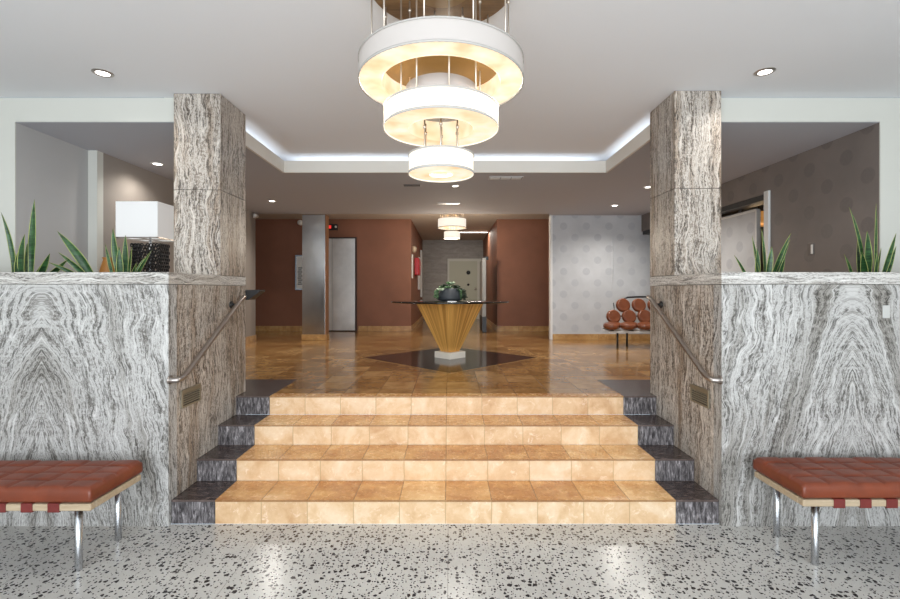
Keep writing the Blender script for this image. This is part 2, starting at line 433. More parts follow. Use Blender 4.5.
# headers over the two openings, jamb walls outside them
struct('wall_back', B(-4.6, -3.68, 3.76, 3.86, 0, CH).box(-3.68, -3.58, 3.76, 3.77, 0, CH), CREAM)
struct('wall_back', B(3.64, 4.6, 3.76, 3.86, 0, CH).box(3.54, 3.64, 3.76, 3.77, 0, CH), CREAM)
struct('trim_1', B(-3.58, -2.22, 3.76, 3.86, CL+.004, CH), CREAM)
struct('trim_2', B(2.15, 3.54, 3.76, 3.86, CL+.004, CH), CREAM)
# low ceiling around the lit tray
lc = MB()
lc.box(-3.58, -2.22, 3.765, 3.86, CL, CL+.003); lc.box(2.15, 3.54, 3.765, 3.86, CL, CL+.003)
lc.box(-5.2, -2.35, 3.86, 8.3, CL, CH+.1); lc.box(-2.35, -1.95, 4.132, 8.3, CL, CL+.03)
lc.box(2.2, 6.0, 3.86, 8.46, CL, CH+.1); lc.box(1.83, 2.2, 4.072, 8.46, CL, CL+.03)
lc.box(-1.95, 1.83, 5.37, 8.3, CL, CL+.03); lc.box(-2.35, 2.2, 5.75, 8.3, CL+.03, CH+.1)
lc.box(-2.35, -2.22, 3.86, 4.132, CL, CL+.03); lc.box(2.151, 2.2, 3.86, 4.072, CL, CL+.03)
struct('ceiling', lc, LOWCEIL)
fa = MB(); fa.box(-1.97, -1.945, 4.132, 5.37, CL-.004, 3.062); fa.box(1.825, 1.85, 4.072, 5.37, CL-.004, 3.062)
fa.box(-1.97, 1.85, 5.355, 5.38, CL-.004, 3.062)
struct('trim_3', fa, FASCIA)
hc = MB(); hc.box(-5.2, 2.2, 8.3, 14.7, CH, CH+.1); hc.box(2.2, 6, 8.46, 14.7, CH, CH+.1)
struct('ceiling', hc, plain('corridor_ceiling_paint', (.52, .46, .40, 1), .85))

# left side room
struct('wall_left', B(-3.68, -3.58, 3.771, 4.52, F2, CL), GREYW)
struct('trim_4', B(-3.62, -3.49, 4.52, 4.60, F2, CL), CREAM)
struct('wall_left', B(-3.59, -3.49, 4.60, 8.2, F2, CL), plain('warm_grey_paint', (.30, .265, .235, 1), .8, var=.04))
struct('baseboard_left', B(-3.49, -3.475, 4.60, 8.2, F2, F2+.11), BASEB)
struct('wall_left', B(-5.3, -5.2, 3.86, 14.6, F2, CH), TAUPE)
# brown elevator wall
struct('wall_back', B(-5.2, -.87, 10.2, 10.3, F2, CH), BROWN)
struct('wall_back', B(1.05, 6.0, 10.2, 10.3, F2, CH), BROWN)
struct('baseboard_back', B(-5.2, -3.06, 10.185, 10.2, F2, F2+.11), BASEB)
struct('baseboard_back', B(-2.04, -.87, 10.185, 10.2, F2, F2+.11), BASEB)
struct('baseboard_back', B(1.05, 6.0, 10.185, 10.2, F2, F2+.11), BASEB)
# corridor
struct('wall_left', B(-.97, -.87, 10.3, 14.5, F2, CH), BROWN)
struct('wall_right', B(1.05, 1.15, 10.3, 14.5, F2, CH), BROWN)
struct('baseboard_left', B(-.87, -.855, 10.3, 14.5, F2, F2+.11), BASEB)
struct('baseboard_right', B(1.035, 1.05, 10.3, 14.5, F2, F2+.11), BASEB)
def stonetile():
    m, nt, b = new('corridor_stone_tile'); g = G(nt); P, x, y, z = g.pos()
    br = g.N('ShaderNodeTexBrick'); g.L(g.comb(x, z, 0), br.inputs['Vector'])
    br.inputs['Scale'].default_value = 1; br.inputs['Brick Width'].default_value = .6; br.inputs['Row Height'].default_value = .3
    br.inputs['Mortar Size'].default_value = .004
    br.inputs['Color1'].default_value = (.26, .24, .215, 1); br.inputs['Color2'].default_value = (.33, .305, .275, 1)
    br.inputs['Mortar'].default_value = (.20, .18, .16, 1)
    n = g.noise(g.comb(g.m('MULTIPLY', x, 3), 0, g.m('MULTIPLY', z, 9)), 1.0, 5, .7, .6)
    g.L(g.mix(.5, br.outputs['Color'], g.ramp(n, [(.3, (.18, .16, .15, 1)), (.7, (.46, .43, .39, 1))])), b.inputs['Base Color'])
    b.inputs['Roughness'].default_value = .5; return m
struct('wall_back', B(-.97, 1.15, 14.5, 14.6, F2, CH), stonetile())
# white papered wall
struct('wall_back', B(1.88, 6.0, 8.46, 8.56, F2, CL), WPW)
struct('trim_5', B(1.855, 1.895, 8.445, 8.57, F2, CL), plain('white_corner_bead', (.75, .75, .74, 1), .5))
struct('baseboard_back', B(1.90, 6.0, 8.445, 8.46, F2, F2+.10), BASEB)
# taupe papered wall with the wide doorway
struct('wall_right', B(3.54, 3.64, 3.771, 5.09, F2, CL), WPT)
struct('wall_right', B(3.54, 3.64, 5.09, 8.446, 2.63, CL), WPT)
struct('trim_6', B(3.515, 3.66, 5.05, 5.12, F2, 2.65), plain('white_door_trim', (.72, .72, .70, 1), .5))
struct('trim_7', B(3.545, 3.735, 5.12, 8.40, 2.565, 2.628), BLACK)
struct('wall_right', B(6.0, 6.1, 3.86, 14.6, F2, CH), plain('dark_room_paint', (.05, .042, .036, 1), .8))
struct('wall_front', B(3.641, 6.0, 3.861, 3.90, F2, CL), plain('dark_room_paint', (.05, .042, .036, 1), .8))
# raised seam on the white papered wall
sm = MB()
zs = [1.45+1.32*i/24 for i in range(25)]
pr = []
for i, z in enumerate(zs):
    k = math.sin(PI*i/24); pr.append((3.0+.008*k, .003+.026*k, z))
vv = []; ff = []
for x, hw, z in pr: vv += [(x-hw, 8.46, z), (x, 8.46-.018*hw/.029-.002, z), (x+hw, 8.46, z)]
for i in range(24):
    a = i*3; ff += [(a, a+1, a+4, a+3), (a+1, a+2, a+5, a+4)]
sm.add(vv, ff, 0, True)
struct('trim_8', sm, WPW)

# doors -----------------------------------------------------------
d = struct('door_1', B(-3.03, -2.075, 10.150, 10.199, F2, 2.72), plain('elevator_recess', (.04, .03, .028, 1), .6))
def part(name, mb, m, p, bev=0): return mb.build(name, m, p, bev)
part('door_panel', B(-3.0, -2.62, 10.130, 10.149, F2+.02, 2.69), STEELD, d, .003)
part('door_panel', B(-2.61, -2.105, 10.120, 10.149, F2+.02, 2.69), STEELD, d, .003)
part('door_frame', B(-2.10, -2.075, 10.11, 10.149, F2, 2.72).box(-3.03, -3.005, 10.11, 10.149, F2, 2.72).box(-3.005, -2.10, 10.11, 10.149, 2.695, 2.72), plain('bronze_frame', (.07, .05, .045, 1), .4, .6), d)

PALED = plain('pale_green_door_paint', (.50, .51, .40, 1), .5)
d = struct('door_2', B(-.02, .86, 14.44, 14.499, F2, 2.46), PALED)
part('door_frame', B(-.08, -.02, 14.42, 14.499, F2, 2.54).box(.86, .99, 14.42, 14.499, F2, 2.54).box(-.02, .86, 14.42, 14.499, 2.46, 2.54), plain('pale_frame', (.62, .62, .55, 1), .5), d)
k = MB().lathe([(0, -.03), (.05, -.03), (.065, -.01), (.065, 0), (0, 0)], 20, (.58, 14.44, 2.10), axis='y'); part('viewer', k, BLACK, d)
k = MB().lathe([(0, -.03), (.03, -.03), (.04, 0), (0, 0)], 16, (.58, 14.44, 1.72), axis='y'); part('viewer', k, BLACK, d)
k = MB().lathe([(0, -.07), (.03, -.065), (.035, -.04), (.012, -.03), (.03, 0), (0, 0)], 16, (.80, 14.44, 1.58), axis='y'); part('door_knob', k, NICKEL, d)

d = struct('door_3', B(3.69, 3.73, 5.52, 8.35, F2+.01, 2.50), WPW)
part('edge_trim', B(3.685, 3.735, 5.495, 5.52, F2+.01, 2.52).box(3.685, 3.735, 5.52, 8.35, 2.50, 2.53), plain('white_door_trim', (.72, .72, .70, 1), .5), d)
part('hanger', B(3.70, 3.72, 5.8, 5.86, 2.53, 2.57), BLACK, d); part('hanger', B(3.70, 3.72, 7.9, 7.96, 2.53, 2.57), BLACK, d)

d = struct('door_4', B(.70, .75, 9.85, 10.75, F2+.08, 2.20), plain('door_leaf_grey', (.35, .34, .33, 1), .35, .3))
part('edge_strip', B(.695, .775, 9.825, 9.85, F2+.35, 2.24), plain('aluminium_edge', (.30, .30, .29, 1), .5, .4), d)
part('kick_rail', B(.695, .785, 9.82, 10.75, F2+.005, F2+.34), BLACK, d)
part('closer', B(.74, .83, 9.86, 9.95, 2.20, 2.27), BLACK, d)

# ---------------------------------------------------------------- staircase
st = thing('staircase', 'four yellow travertine steps with dark stone ends rising from terrazzo floor', 'stairs', (0, 3.024, 0))
XC = -.03
for k in range(4):
    y0 = .305*k; z0 = .1585*k; z1 = .1585*(k+1); y1 = y0+.305 if k < 3 else y0+.0
    ylast = .305*(k+1)+.02 if k < 3 else .305*3+.02
    s_ = MB()
    s_.box(XC-1.525, XC+1.525, y0+.003, max(.916, y0+.08), z0, z1-.012, 1)
    if k < 3: s_.box(XC-1.525, XC+1.525, y0, y0+.304, z1-.012, z1, 0)
    else: s_.box(XC-1.525, XC+1.525, y0, y0+.10, z1-.012, z1+.001, 0)
    # object coordinates kept in world frame for the tile joints
    s_.v = [(a, b+3.024, c) for a, b, c in s_.v]
    o = s_.build('step', [TREAD, RISER]); o.parent = st; o.matrix_parent_inverse = st.matrix_world.inverted()
    o.location = (0, -3.024, 0)
    for x0, x1 in ((XL+.001, XC-1.525), (XC+1.525, XR-.001)):
        e = MB(); e.box(x0, x1, y0+.003, max(.916, y0+.08), z0, z1-.012, 1)
        e.box(x0, x1, y0, y0+(.304 if k < 3 else .10), z1-.012, z1+(.001 if k == 3 else 0), 0)
        e.v = [(a, b+3.024, c) for a, b, c in e.v]
        q = e.build('border_stone', [DARKT, DARKR]); q.parent = o
        q['label'] = 'dark veined stone end block'
# dark inlays in the upper floor
inl = B(XL-1.0, XC-1.53, 4.039, 4.68, F2-.001, F2+.0006).box(XC+1.53, XR+1.0, 4.039, 4.66, F2-.001, F2+.0006)
struct('floor', inl, DARKT)
dm = MB(); h = 1.21; cx, cy = 0, 6.2
dm.prism([(cx, cy-h), (cx+h, cy), (cx, cy+h), (cx-h, cy)], F2-.001, F2+.0006, 1)
h2 = h-.035
dm.prism([(cx, cy-h2), (cx+h2, cy), (cx, cy+h2), (cx-h2, cy)], F2-.001, F2+.0012, 0)
struct('floor', dm, [DARKG, plain('pale_inlay', (.40, .24, .10, 1), .2)])

# ---------------------------------------------------------------- stone planters, piers and columns
def planter(sgn, xin, label, sm_):
    t = thing('stone_planter', label, 'planter', (sgn*3.0, 2.995, 0))
    xo = sgn*4.59; xp = xin+sgn*.40
    yb = 4.13 if sgn < 0 else 4.07
    def bx(a, b, *r): return (min(a, b), max(a, b))+r
    def wb(name, boxes, mats, bev=0, lab=None):
        m = MB()
        for b in boxes: m.box(*b)
        o = m.build(name, mats, None, bev); o.parent = t; o.location = (-t.location.x, -2.995, 0)
        if lab: o['label'] = lab
        return o
    zt = 1.666; zc = 1.585
    wb('front_panel', [bx(xin+sgn*.002, xo, 2.998, 3.09, 0, zc)], sm_)
    wb('pier', [bx(xin+sgn*.002, xin+sgn*.03, 3.09, yb-.003, 0, zc), bx(xin+sgn*.03, xp, 3.09, yb-.003, 0, zc)], STONE_P, 0, 'brown veined travertine end wall beside the steps')
    wb('back_panel', [bx(xp, xo, 3.64, 3.757, 0, zc)], STONE_P)
    wb('cap', [bx(xin, xo, 2.995, 3.10, zc+.003, zt), bx(xin, xp, 3.10, yb, zc+.003, zt), bx(xp, sgn*3.57, 3.63, 3.757, zc+.003, zt)], STONE_H, .003)
    wb('soil', [bx(xp, xo, 3.09, 3.64, 1.50, 1.56)], SOIL)
    return t
planter(-1, XL, 'long grey travertine planter wall left of the steps', STONE_L)
planter(1, XR, 'long grey travertine planter wall right of the steps', STONE_R)
def column(x0, x1, y0, y1, label):
    t = thing('stone_column', label, 'column', ((x0+x1)/2, (y0+y1)/2, 1.666))
    for z0, z1 in ((1.667, 2.352), (2.355, CH-.002)):
        m = B(x0, x1, y0, y1, z0, z1)
        o = m.build('slab', STONE_P, None, .004); o.parent = t
        o.location = (-t.location.x, -t.location.y, -1.666)
column(-2.22, XL, 3.67, 4.13, 'square brown veined travertine column on the left pier')
column(XR, 2.15, 3.62, 4.07, 'square brown veined travertine column on the right pier')

# outlet cover on the right planter
t = tag(B(2.832, 2.878, 2.989, 2.998, 1.365, 1.448).build('outlet_cover', plain('grey_outlet_plastic', (.50,.50,.48,1), .5), None, .002), 'small pale outlet cover on the right planter wall', 'outlet')

# handrails -------------------------------------------------------
def arc(p0, p1, p2, n=6):
    return [tuple((1-t)**2*a+2*t*(1-t)*b+t*t*c for a, b, c in zip(p0, p1, p2)) for t in [i/n for i in range(n+1)]]
def handrail(sgn, xw, label):
    t = thing('handrail', label, 'handrail', (xw, 2.995, .96))
    off = -sgn*.065
    o = lambda p: (p[0], p[1]-2.995, p[2]-.96)
    a = (0, 2.998, .958); b = (off, 2.99, .958); c = (off, 3.05, .975); d_ = (off, 3.13, 1.02); e = (off, 3.90, 1.472)
    pts = arc(a, (off, 2.985, .955), (off, 3.03, .965), 7)+arc((off, 3.05, .969), (off, 3.09, .985), (off, 3.15, 1.021), 5)+[(off, 3.5, 1.232), (off, 3.87, 1.455)]
    pts += arc((off, 3.90, 1.472), (off, 3.94, 1.49), (off*.9, 3.97, 1.49), 4)
    MB().tube([o(p) for p in pts], .0185, 14).build('rail', NICKEL, t)
    for y, z in ((3.005, .958), (3.85, 1.425)):
        MB().lathe([(0, 0), (.030, 0), (.030, -sgn*.008), (.012, -sgn*.012), (.012, -sgn*.03), (0, -sgn*.03)], 18, o((0, y, z)), axis='x').build('mounting_flange', BLACK if y > 3.5 else NICKEL, t)
    MB().tube([o((0-sgn*.01, 3.85, 1.425)), o((off, 3.85, 1.425)), o((off, 3.852, 1.44))], .008, 8).build('bracket', BLACK, t)
handrail(-1, XL, 'brushed metal handrail sloping up the left pier beside the steps')
handrail(1, XR, 'brushed metal handrail sloping up the right pier beside the steps')

BRONZE = plain('antique_bronze', (.30, .27, .20, 1), .4, .7)
def grille(xw, sgn, label):
    t = thing('vent_grille', label, 'vent', (xw, 3.25, .735))
    a, b = (0, .010) if sgn < 0 else (-.010, 0)
    B(a*.3, b*.3, -.11, .11, 0, .125).build('backing', BLACK, t)
    f = MB(); f.box(a, b, -.12, -.103, 0, .125); f.box(a, b, .103, .12, 0, .125); f.box(a, b, -.103, .103, 0, .013); f.box(a, b, -.103, .103, .095, .125)
    f.build('frame', BRONZE, t, .001)
    for i in range(5):
        z = .022+.0155*i; s = -sgn
        q = MB(); x1 = .011*s
        q.add([(0, -.103, z+.009), (0, .103, z+.009), (x1, .103, z), (x1, -.103, z), (0, -.103, z+.011), (0, .103, z+.011), (x1, .103, z+.002), (x1, -.103, z+.002)],
              [(0,1,2,3), (4,5,6,7), (0,1,5,4), (2,3,7,6), (0,3,7,4), (1,2,6,5)])
        q.build('slat', BRONZE, t)
grille(XL+.0, -1, 'bronze louvred vent grille low on the left pier')
grille(XR-.0, 1, 'bronze louvred vent grille low on the right pier')

# black wedge shelf behind the left pier
m = MB(); m.add([(-.16,0,.09),(.08,0,.09),(.08,.12,.09),(-.16,.12,.09),(-.16,0,0),(-.02,0,0),(-.02,.12,0),(-.16,.12,0),(.08,0,.075),(.08,.12,.075)],
      [(0,1,2,3),(4,5,6,7),(0,3,7,4),(0,1,8,5,4),(3,2,9,7) if False else (2,3,7,6,9),(1,2,9,8),(8,9,6,5)])
o = m.build('wall_shelf', BLACK); o.location = (-1.80, 4.132, 1.46)
tag(o, 'small black wedge shaped shelf fixed behind the left pier', 'shelf')

# ---------------------------------------------------------------- benches
def bench(x0, y0, label, sgn):
    L, D = 1.52, .405
    t = thing('bench', label, 'bench', (x0, y0, 0))       # x0 = inner end, runs away from the steps
    X = lambda u: sgn*u
    # tufted cushion
    nx, ny, sub = 10, 4, 12
    mx, my = nx*sub, ny*sub; vs = []; top = {}
    zb, zt = .412, .480
    for j in range(my+1):
        for i in range(mx+1):
            u, v = i/mx, j/my
            cu, cv = (u*nx) % 1, (v*ny) % 1
            # alternate panels are stitched half a cell off, as in woven hide
            g_ = abs(math.sin(PI*u*nx))**.22*abs(math.sin(PI*v*ny))**.22
            ex = min(u, 1-u)*L; ey = min(v, 1-v)*D; e = min(ex, ey)
            rim = 1-math.exp(-e/.004)
            tilt = .004*((int(u*nx-1e-6)+int(v*ny-1e-6)) % 2)
            z = zt+.016*rim*(.35+.65*(g_ if e > 1e-6 else 0))+tilt*g_
            inset = .008*(1-rim)
            vs.append((X(u*(L-.0)+(inset if u < .5 else -inset)*0), v*D, z if e > 1e-6 else zt-.002))
    fs = [(j*(mx+1)+i, j*(mx+1)+i+1, (j+1)*(mx+1)+i+1, (j+1)*(mx+1)+i) for j in range(my) for i in range(mx)]
    m = MB(); m.add(vs, fs, 0, True)
    ring = [(0, 0), (L, 0), (L, D), (0, D)]
    bord = [(i/mx*L, 0) for i in range(mx)]+[(L, j/my*D) for j in range(my)]+[(L-i/mx*L, D) for i in range(mx)]+[(0, D-j/my*D) for j in range(my)]
    lv = []
    prof = [(0, zt-.002), (.004, zt-.012), (.005, zb+.015), (.001, zb+.003), (-.012, zb)]
    n = len(bord)
    for off, z in prof:
        for (bx_, by_) in bord:
            ox = -off if bx_ == 0 else (off if bx_ == L else 0); oy = -off if by_ == 0 else (off if by_ == D else 0)
            lv.append((X(bx_+ox), by_+oy, z))
    m.add(lv, [(k*n+i, k*n+(i+1) % n, (k+1)*n+(i+1) % n, (k+1)*n+i) for k in range(len(prof)-1) for i in range(n)], 0, True)
    m.add(lv[-n:], [tuple(range(n))], 0)
    m.build('cushion', LEATHER, t)
    # timber rails
    def rb(a, b, c, d_, name='rail'):
        q = MB(); q.box(min(X(a), X(b)), max(X(a), X(b)), c, d_, .366, .405); q.build(name, RAILW, t, .008, 3)
    rb(0, L, 0, .038); rb(0, L, D-.038, D); rb(0, .038, .038, D-.038); rb(L-.038, L, .038, D-.038)
    for i in range(10):
        u = .165+.143*i
        if u > L-.08: break
        q = MB()
        a, b = X(u), X(u+.062); a, b = min(a, b), max(a, b)
        q.box(a, b, -.004, .0, .362, .409); q.box(a, b, D, D+.004, .362, .409)
        q.box(a, b, -.004, D+.004, .4055, .4105); q.box(a, b, -.004, .042, .3615, .3655); q.box(a, b, D-.042, D+.004, .3615, .3655)
        q.build('strap', STRAP, t, .0015)
    for u in (.135, L-.135):
        for v in (.09, D-.014):
            q = MB().lathe([(0, 0), (.016, 0), (.0185, .004), (.0185, .366), (0, .366)], 20, (X(u), v, 0)); q.build('leg', CHROME, t)
    for u in (.135, L-.135): B(X(u)-.012, X(u)+.012, .03, D-.03, .350, .3655).build('cross_bar', CHROME, t)
bench(-1.92, 2.44, 'cognac leather tufted bench with steel legs before the left planter', -1)
bench(1.925, 2.49, 'cognac leather tufted bench with steel legs before the right planter', 1)

# ---------------------------------------------------------------- chandeliers
def chandelier(label, loc, canopy, tiers, group=None, zc=CH, seg=160):
    t = thing('chandelier', label, 'chandelier', (loc[0], loc[1], zc))
    r, r2 = canopy
    MB().lathe([(0, -.03), (r-.004, -.03), (r, -.026), (r, 0), (0, 0)], 64).build('canopy', GOLD, t)
    MB().lathe([(0, -.045), (r2, -.045), (r2, -.03), (0, -.03)], 48).build('canopy_plate', GOLD2, t)
    prevz = -.03
    for k, (R, Ri, z0, z1, nr, rr, om, pl, a0) in enumerate(tiers):
        z0 -= zc; z1 -= zc
        m = MB()
        m.lathe([(R, z0), (R, z1)], seg, mi=0, pleat=pl)
        m.lathe([(Ri, z0), (Ri, z1)], 64, mi=1)
        sh = m.build('shade', [om, DIFF], t); sh['label'] = ['widest', 'middle', 'smallest'][k if len(tiers) == 3 else k*2 % 3]+' pleated drum shade ring'
        dz = .006
        MB().lathe([(Ri+.002, z0+dz), (R-.002, z0+dz)], 96, mi=0).build('diffuser', DIFF, sh)
        MB().lathe([(Ri+.002, z1-dz), (R-.002, z1-dz)], 96, mi=0).build('top_diffuser', SHADE_M, sh)
        q = MB()
        for zz in (z0, z1):
            q.lathe([(R+.0015+pl, zz-.001), (R+.0035+pl, zz-.001), (R+.0035+pl, zz+.010 if zz == z0 else zz-.009), (R+.0015+pl, zz+.010 if zz == z0 else zz-.009)], 96)
        q.build('shade_trim', TRIMF, sh)
        for i in range(nr):
            a = a0+2*PI*i/nr
            top = -.03 if rr < r else 0
            top = -.03 if k < 2 else tiers[1][2]-zc+.05
            x, y = rr*math.cos(a), rr*math.sin(a)
            g_ = MB().tube([(x, y, z0+.02 if k else z1-.01), (x, y, top)], .0042, 8)
            if seg > 100: g_.lathe([(0, -.010), (.008, -.006), (.008, .006), (0, .010)], 10, (x, y, top-.05))
            g_.build('rod', RODM, t)
    return t
ch = chandelier('three tiered ring chandelier with pleated cream shades over the steps', (-.045, 2.34), (.378, .15),
   [(.4137, .300, 2.596, 2.704, 10, .352, SHADE_O, .0012, .12),
    (.290, .165, 2.367, 2.470, 8, .205, SHADE_M, .0009, .2),
    (.1645, .060, 2.139, 2.239, 6, .095, SHADE_M, .0007, PI/6)])
MB().lathe([(0, 2.690-CH), (.298, 2.690-CH), (.298, 2.700-CH), (0, 2.700-CH)], 64).build('ring_plate', plain('gold_plate', (.36, .20, .055, 1), .5), ch)
MB().lathe([(.180, 2.475-CH), (.180, 2.577-CH), (.176, 2.577-CH), (.176, 2.475-CH), (.180, 2.475-CH)], 64).build('inner_drum', plain('grey_drum_fabric', (.42, .39, .38, 1), .8), ch)
for z, p in ((2.585, 20), (2.12, 20)):
    l = bpy.data.lights.new('chandelier_light', 'SPOT'); l.energy = p; l.spot_size = 3.05; l.spot_blend = .3; l.color = (1, .90, .78); l.shadow_soft_size = .08
    for x in ((-.35, .35) if z > 2.5 else (0,)):
        o = bpy.data.objects.new('chandelier_light', l); o.location = (x, 0, z-CH); o.parent = ch; C.objects.link(o)
ch2 = chandelier('two tiered lit drum ceiling lamp hanging before the far corridor', (.04, 9.0), (.26, .12),
   [(.276, .20, 2.77, 2.947, 8, .23, SHADE_M, 0, .2), (.157, .06, 2.565, 2.70, 6, .10, SHADE_M, 0, .3)], seg=64)
point('chandelier_light', (0, 0, 2.45-CH), 62, (1, .88, .72), .12, ch2)
point('chandelier_light', (0, .0, 3.03-CH), 8, (1, .72, .42), .08, ch2)

# ---------------------------------------------------------------- recessed lights and vents
def downlight(x, y, z, label, power, r=.055, tilt=0):
    t = thing('recessed_light', label, 'ceiling light', (x, y, z), group=None)
    MB().lathe([(r*.82, -.001), (r*.82, -.006), (r*1.05, -.006), (r*1.25, -.001), (r*1.25, 0), (r*.82, 0)], 28).build('trim_ring', NICKEL if z > 3 else WPLAST, t)
    MB().lathe([(0, -.003), (r*.82, -.003)], 24).build('lens', LENS, t)
    l = bpy.data.lights.new('downlight', 'SPOT'); l.energy = power; l.spot_size = 2.6; l.spot_blend = .8; l.color = (1, .95, .88); l.shadow_soft_size = .05
    o = bpy.data.objects.new('downlight', l); o.location = (0, 0, -.02); o.parent = t; C.objects.link(o)
downlight(-2.53, 3.33, CH, 'round recessed light in white ceiling near the left column', 26)
downlight(2.28, 3.31, CH, 'round recessed light in white ceiling near the right column', 26)
downlight(-2.76, 7.09, CL, 'recessed light in grey ceiling before the steel column', 115)
downlight(2.69, 7.46, CL, 'recessed light in grey ceiling before the white papered wall', 115)
downlight(2.66, 6.12, CL, 'recessed light in grey ceiling just beside the right column edge', 85)
downlight(-3.2, 5.0, CL, 'recessed light in grey ceiling above the white square table lamp', 28)
downlight(.07, 6.06, CL, 'recessed light in grey ceiling directly above the pyramid table', 75, .045)
def ceil_vent(x, y, w_, d_, label, dark, slots=3):
    t = thing('ceiling_vent', label, 'vent', (x, y, CL))
    B(-w_/2+.008, w_/2-.008, -d_/2+.008, d_/2-.008, -.0066, -.0061).build('backing', BLACK, t)
    fm = BLACK if dark else WPLAST
    f = MB(); f.box(-w_/2, w_/2, -d_/2, d_/2, -.006, 0); f.build('frame', fm, t, .002)
    k = slots
    for i in range(k):
        a = -w_/2+.012+i*(w_-.024)/k; b = a+(w_-.024)/k-.008
        for j in range(4):
            y0 = -d_/2+.012+j*(d_-.024)/4
            B(a, b, y0, y0+(d_-.024)/4*.7, -.009, -.0067).build('slat', WPLAST if not dark else plain('grey_slat', (.15,.15,.15,1), .5), t)
ceil_vent(.69, 5.63, .42, .14, 'white rectangular ceiling air vent right of the chandelier', False)
ceil_vent(-.50, 6.03, .22, .09, 'small dark ceiling vent slot left of the chandelier', True, 2)
ceil_vent(-.02, 7.29, .36, .14, 'pale ceiling air vent farther back above the pyramid table', False)

t = thing('linear_ceiling_light', 'thin linear lamp across the corridor ceiling', 'ceiling light', (.64, 12.3, CH))
B(-.38, .38, -.035, .035, -.03, 0).build('housing', WPLAST, t)
B(-.37, .37, -.028, .028, -.034, -.0305).build('lens', LENS, t)
l = bpy.data.lights.new('linear_light', 'AREA'); l.shape = 'RECTANGLE'; l.size = .74; l.size_y = .06; l.energy = 16; l.color = (1, .93, .82)
o = bpy.data.objects.new('linear_light', l); o.location = (0, 0, -.04); o.parent = t; C.objects.link(o)

# ---------------------------------------------------------------- pyramid table
t = thing('pedestal_table', 'round black glass table on an inverted golden wood pyramid', 'table', (0, 6.2, F2))
q = MB(); q.prism([(0, -.21), (.21, 0), (0, .21), (-.21, 0)], 0, .085); q.build('plinth', MARBLE, t, .004)
q = MB(); a, b = .125, .465; z0, z1 = .085, .745
q.add([(0,-a,z0),(a,0,z0),(0,a,z0),(-a,0,z0),(0,-b,z1),(b,0,z1),(0,b,z1),(-b,0,z1)], [(0,1,5,4),(1,2,6,5),(2,3,7,6),(3,0,4,7),(3,2,1,0),(4,5,6,7)])
q.build('pyramid_base', VENEER, t, .003)
gm, nt, gb = new('smoked_glass'); gb.inputs['Base Color'].default_value = (.012, .014, .014, 1); gb.inputs['Roughness'].default_value = .03
gb.inputs['Transmission Weight'].default_value = .35
q = MB().lathe([(0, .746), (.785, .746), (.797, .750), (.80, .757), (.797, .764), (.785, .768), (0, .768)], 72)
q.build('glass_top', gm, t)
t = thing('potted_plant', 'slate grey pot of trailing green succulents on the glass table', 'plant', (0.0, 6.15, F2+.769))
MB().lathe([(0, 0), (.13, 0), (.165, .015), (.17, .04), (.155, .09), (.12, .155), (.105, .17), (.098, .165), (.11, .14), (0, .14)], 36).build('pot', POTG, t)
rnd = random.Random(5)
def rosette(c, R, n, lean, mat, name='succulent'):
    m = MB()
    for k in range(n):
        a = 2.4*k; f = k/n; rr = R*(.35+.65*f); el = (1.25-1.1*f)
        dx, dy, dz = math.cos(a)*math.cos(el), math.sin(a)*math.cos(el), math.sin(el)
        p0 = Vector(c); p2 = p0+Vector((dx, dy, dz))*rr; p1 = p0+Vector((dx, dy, dz*.8))*rr*.55
        m.tube([p0, p1, p0+Vector((dx, dy, dz))*rr*.8, p2], [R*.07, R*.20, R*.15, R*.02], 6, flat=.5)
    m.build(name, mat, t)
for (x, y, z, R, n, mt) in ((-.13, -.10, .14, .075, 16, SUCCW), (-.02, -.08, .17, .07, 16, SUCC), (.07, -.06, .18, .08, 14, SUCCD),
        (0, .04, .22, .09, 16, SUCC), (-.07, .0, .19, .08, 14, SUCCD), (.13, -.03, .14, .075, 14, SUCCD), (.03, -.02, .23, .06, 12, SUCCW), (-.1, .07, .17, .08, 12, SUCC), (.09, .07, .17, .08, 12, SUCC)):
    rosette((x, y, z), R, n, 0, mt)
for side, mt in ((-.175, SUCC), (.135, SUCC), (.185, SUCCD)):
    m = MB()
    for k in range(9):
        x = side+rnd.uniform(-.02, .02); y = -.10+rnd.uniform(-.03, .1)*1.0
        pts = [(x*.7, y*.8, .15), (x, y, .14), (x*1.05, y*1.05, .08), (x*1.05+rnd.uniform(-.01, .01), y*1.05, .006+rnd.uniform(0, .05))]
        m.tube(pts, .005, 5)
        for j in range(9):
            f = j/9; p = Vector(pts[1]).lerp(Vector(pts[3]), f)
            d_ = Vector((rnd.uniform(-1, 1), rnd.uniform(-1, 1), rnd.uniform(-.5, .3))).normalized()*.022
            m.tube([p, p+d_*.6, p+d_], [.004, .008, .001], 5)
    m.build('trailing_stem', mt, t)
o = B(-.05, .05, -.012, .012, 0, .014).build('place_card', plain('white_card', (.8, .8, .78, 1), .5)); o.location = (.02, 5.46, F2+.769)
tag(o, 'tiny white folded card at the front edge of the glass table', 'card')

# ---------------------------------------------------------------- steel column, elevator wall fittings
t = thing('steel_column', 'square brushed steel clad column before the elevator', 'column', (-2.49, 8.46, F2))
B(-.215, .205, -.10, .08, .10, CL-F2-.001).build('steel_cladding', STEEL, t, .003)
B(.205, .225, -.10, .08, .10, CL-F2-.001).build('side_cladding', plain('bronze_brown_panel', (.25, .12, .055, 1), .4), t)
B(-.225, .235, -.11, .08, 0, .10).build('stone_base', BASEB, t, .003)

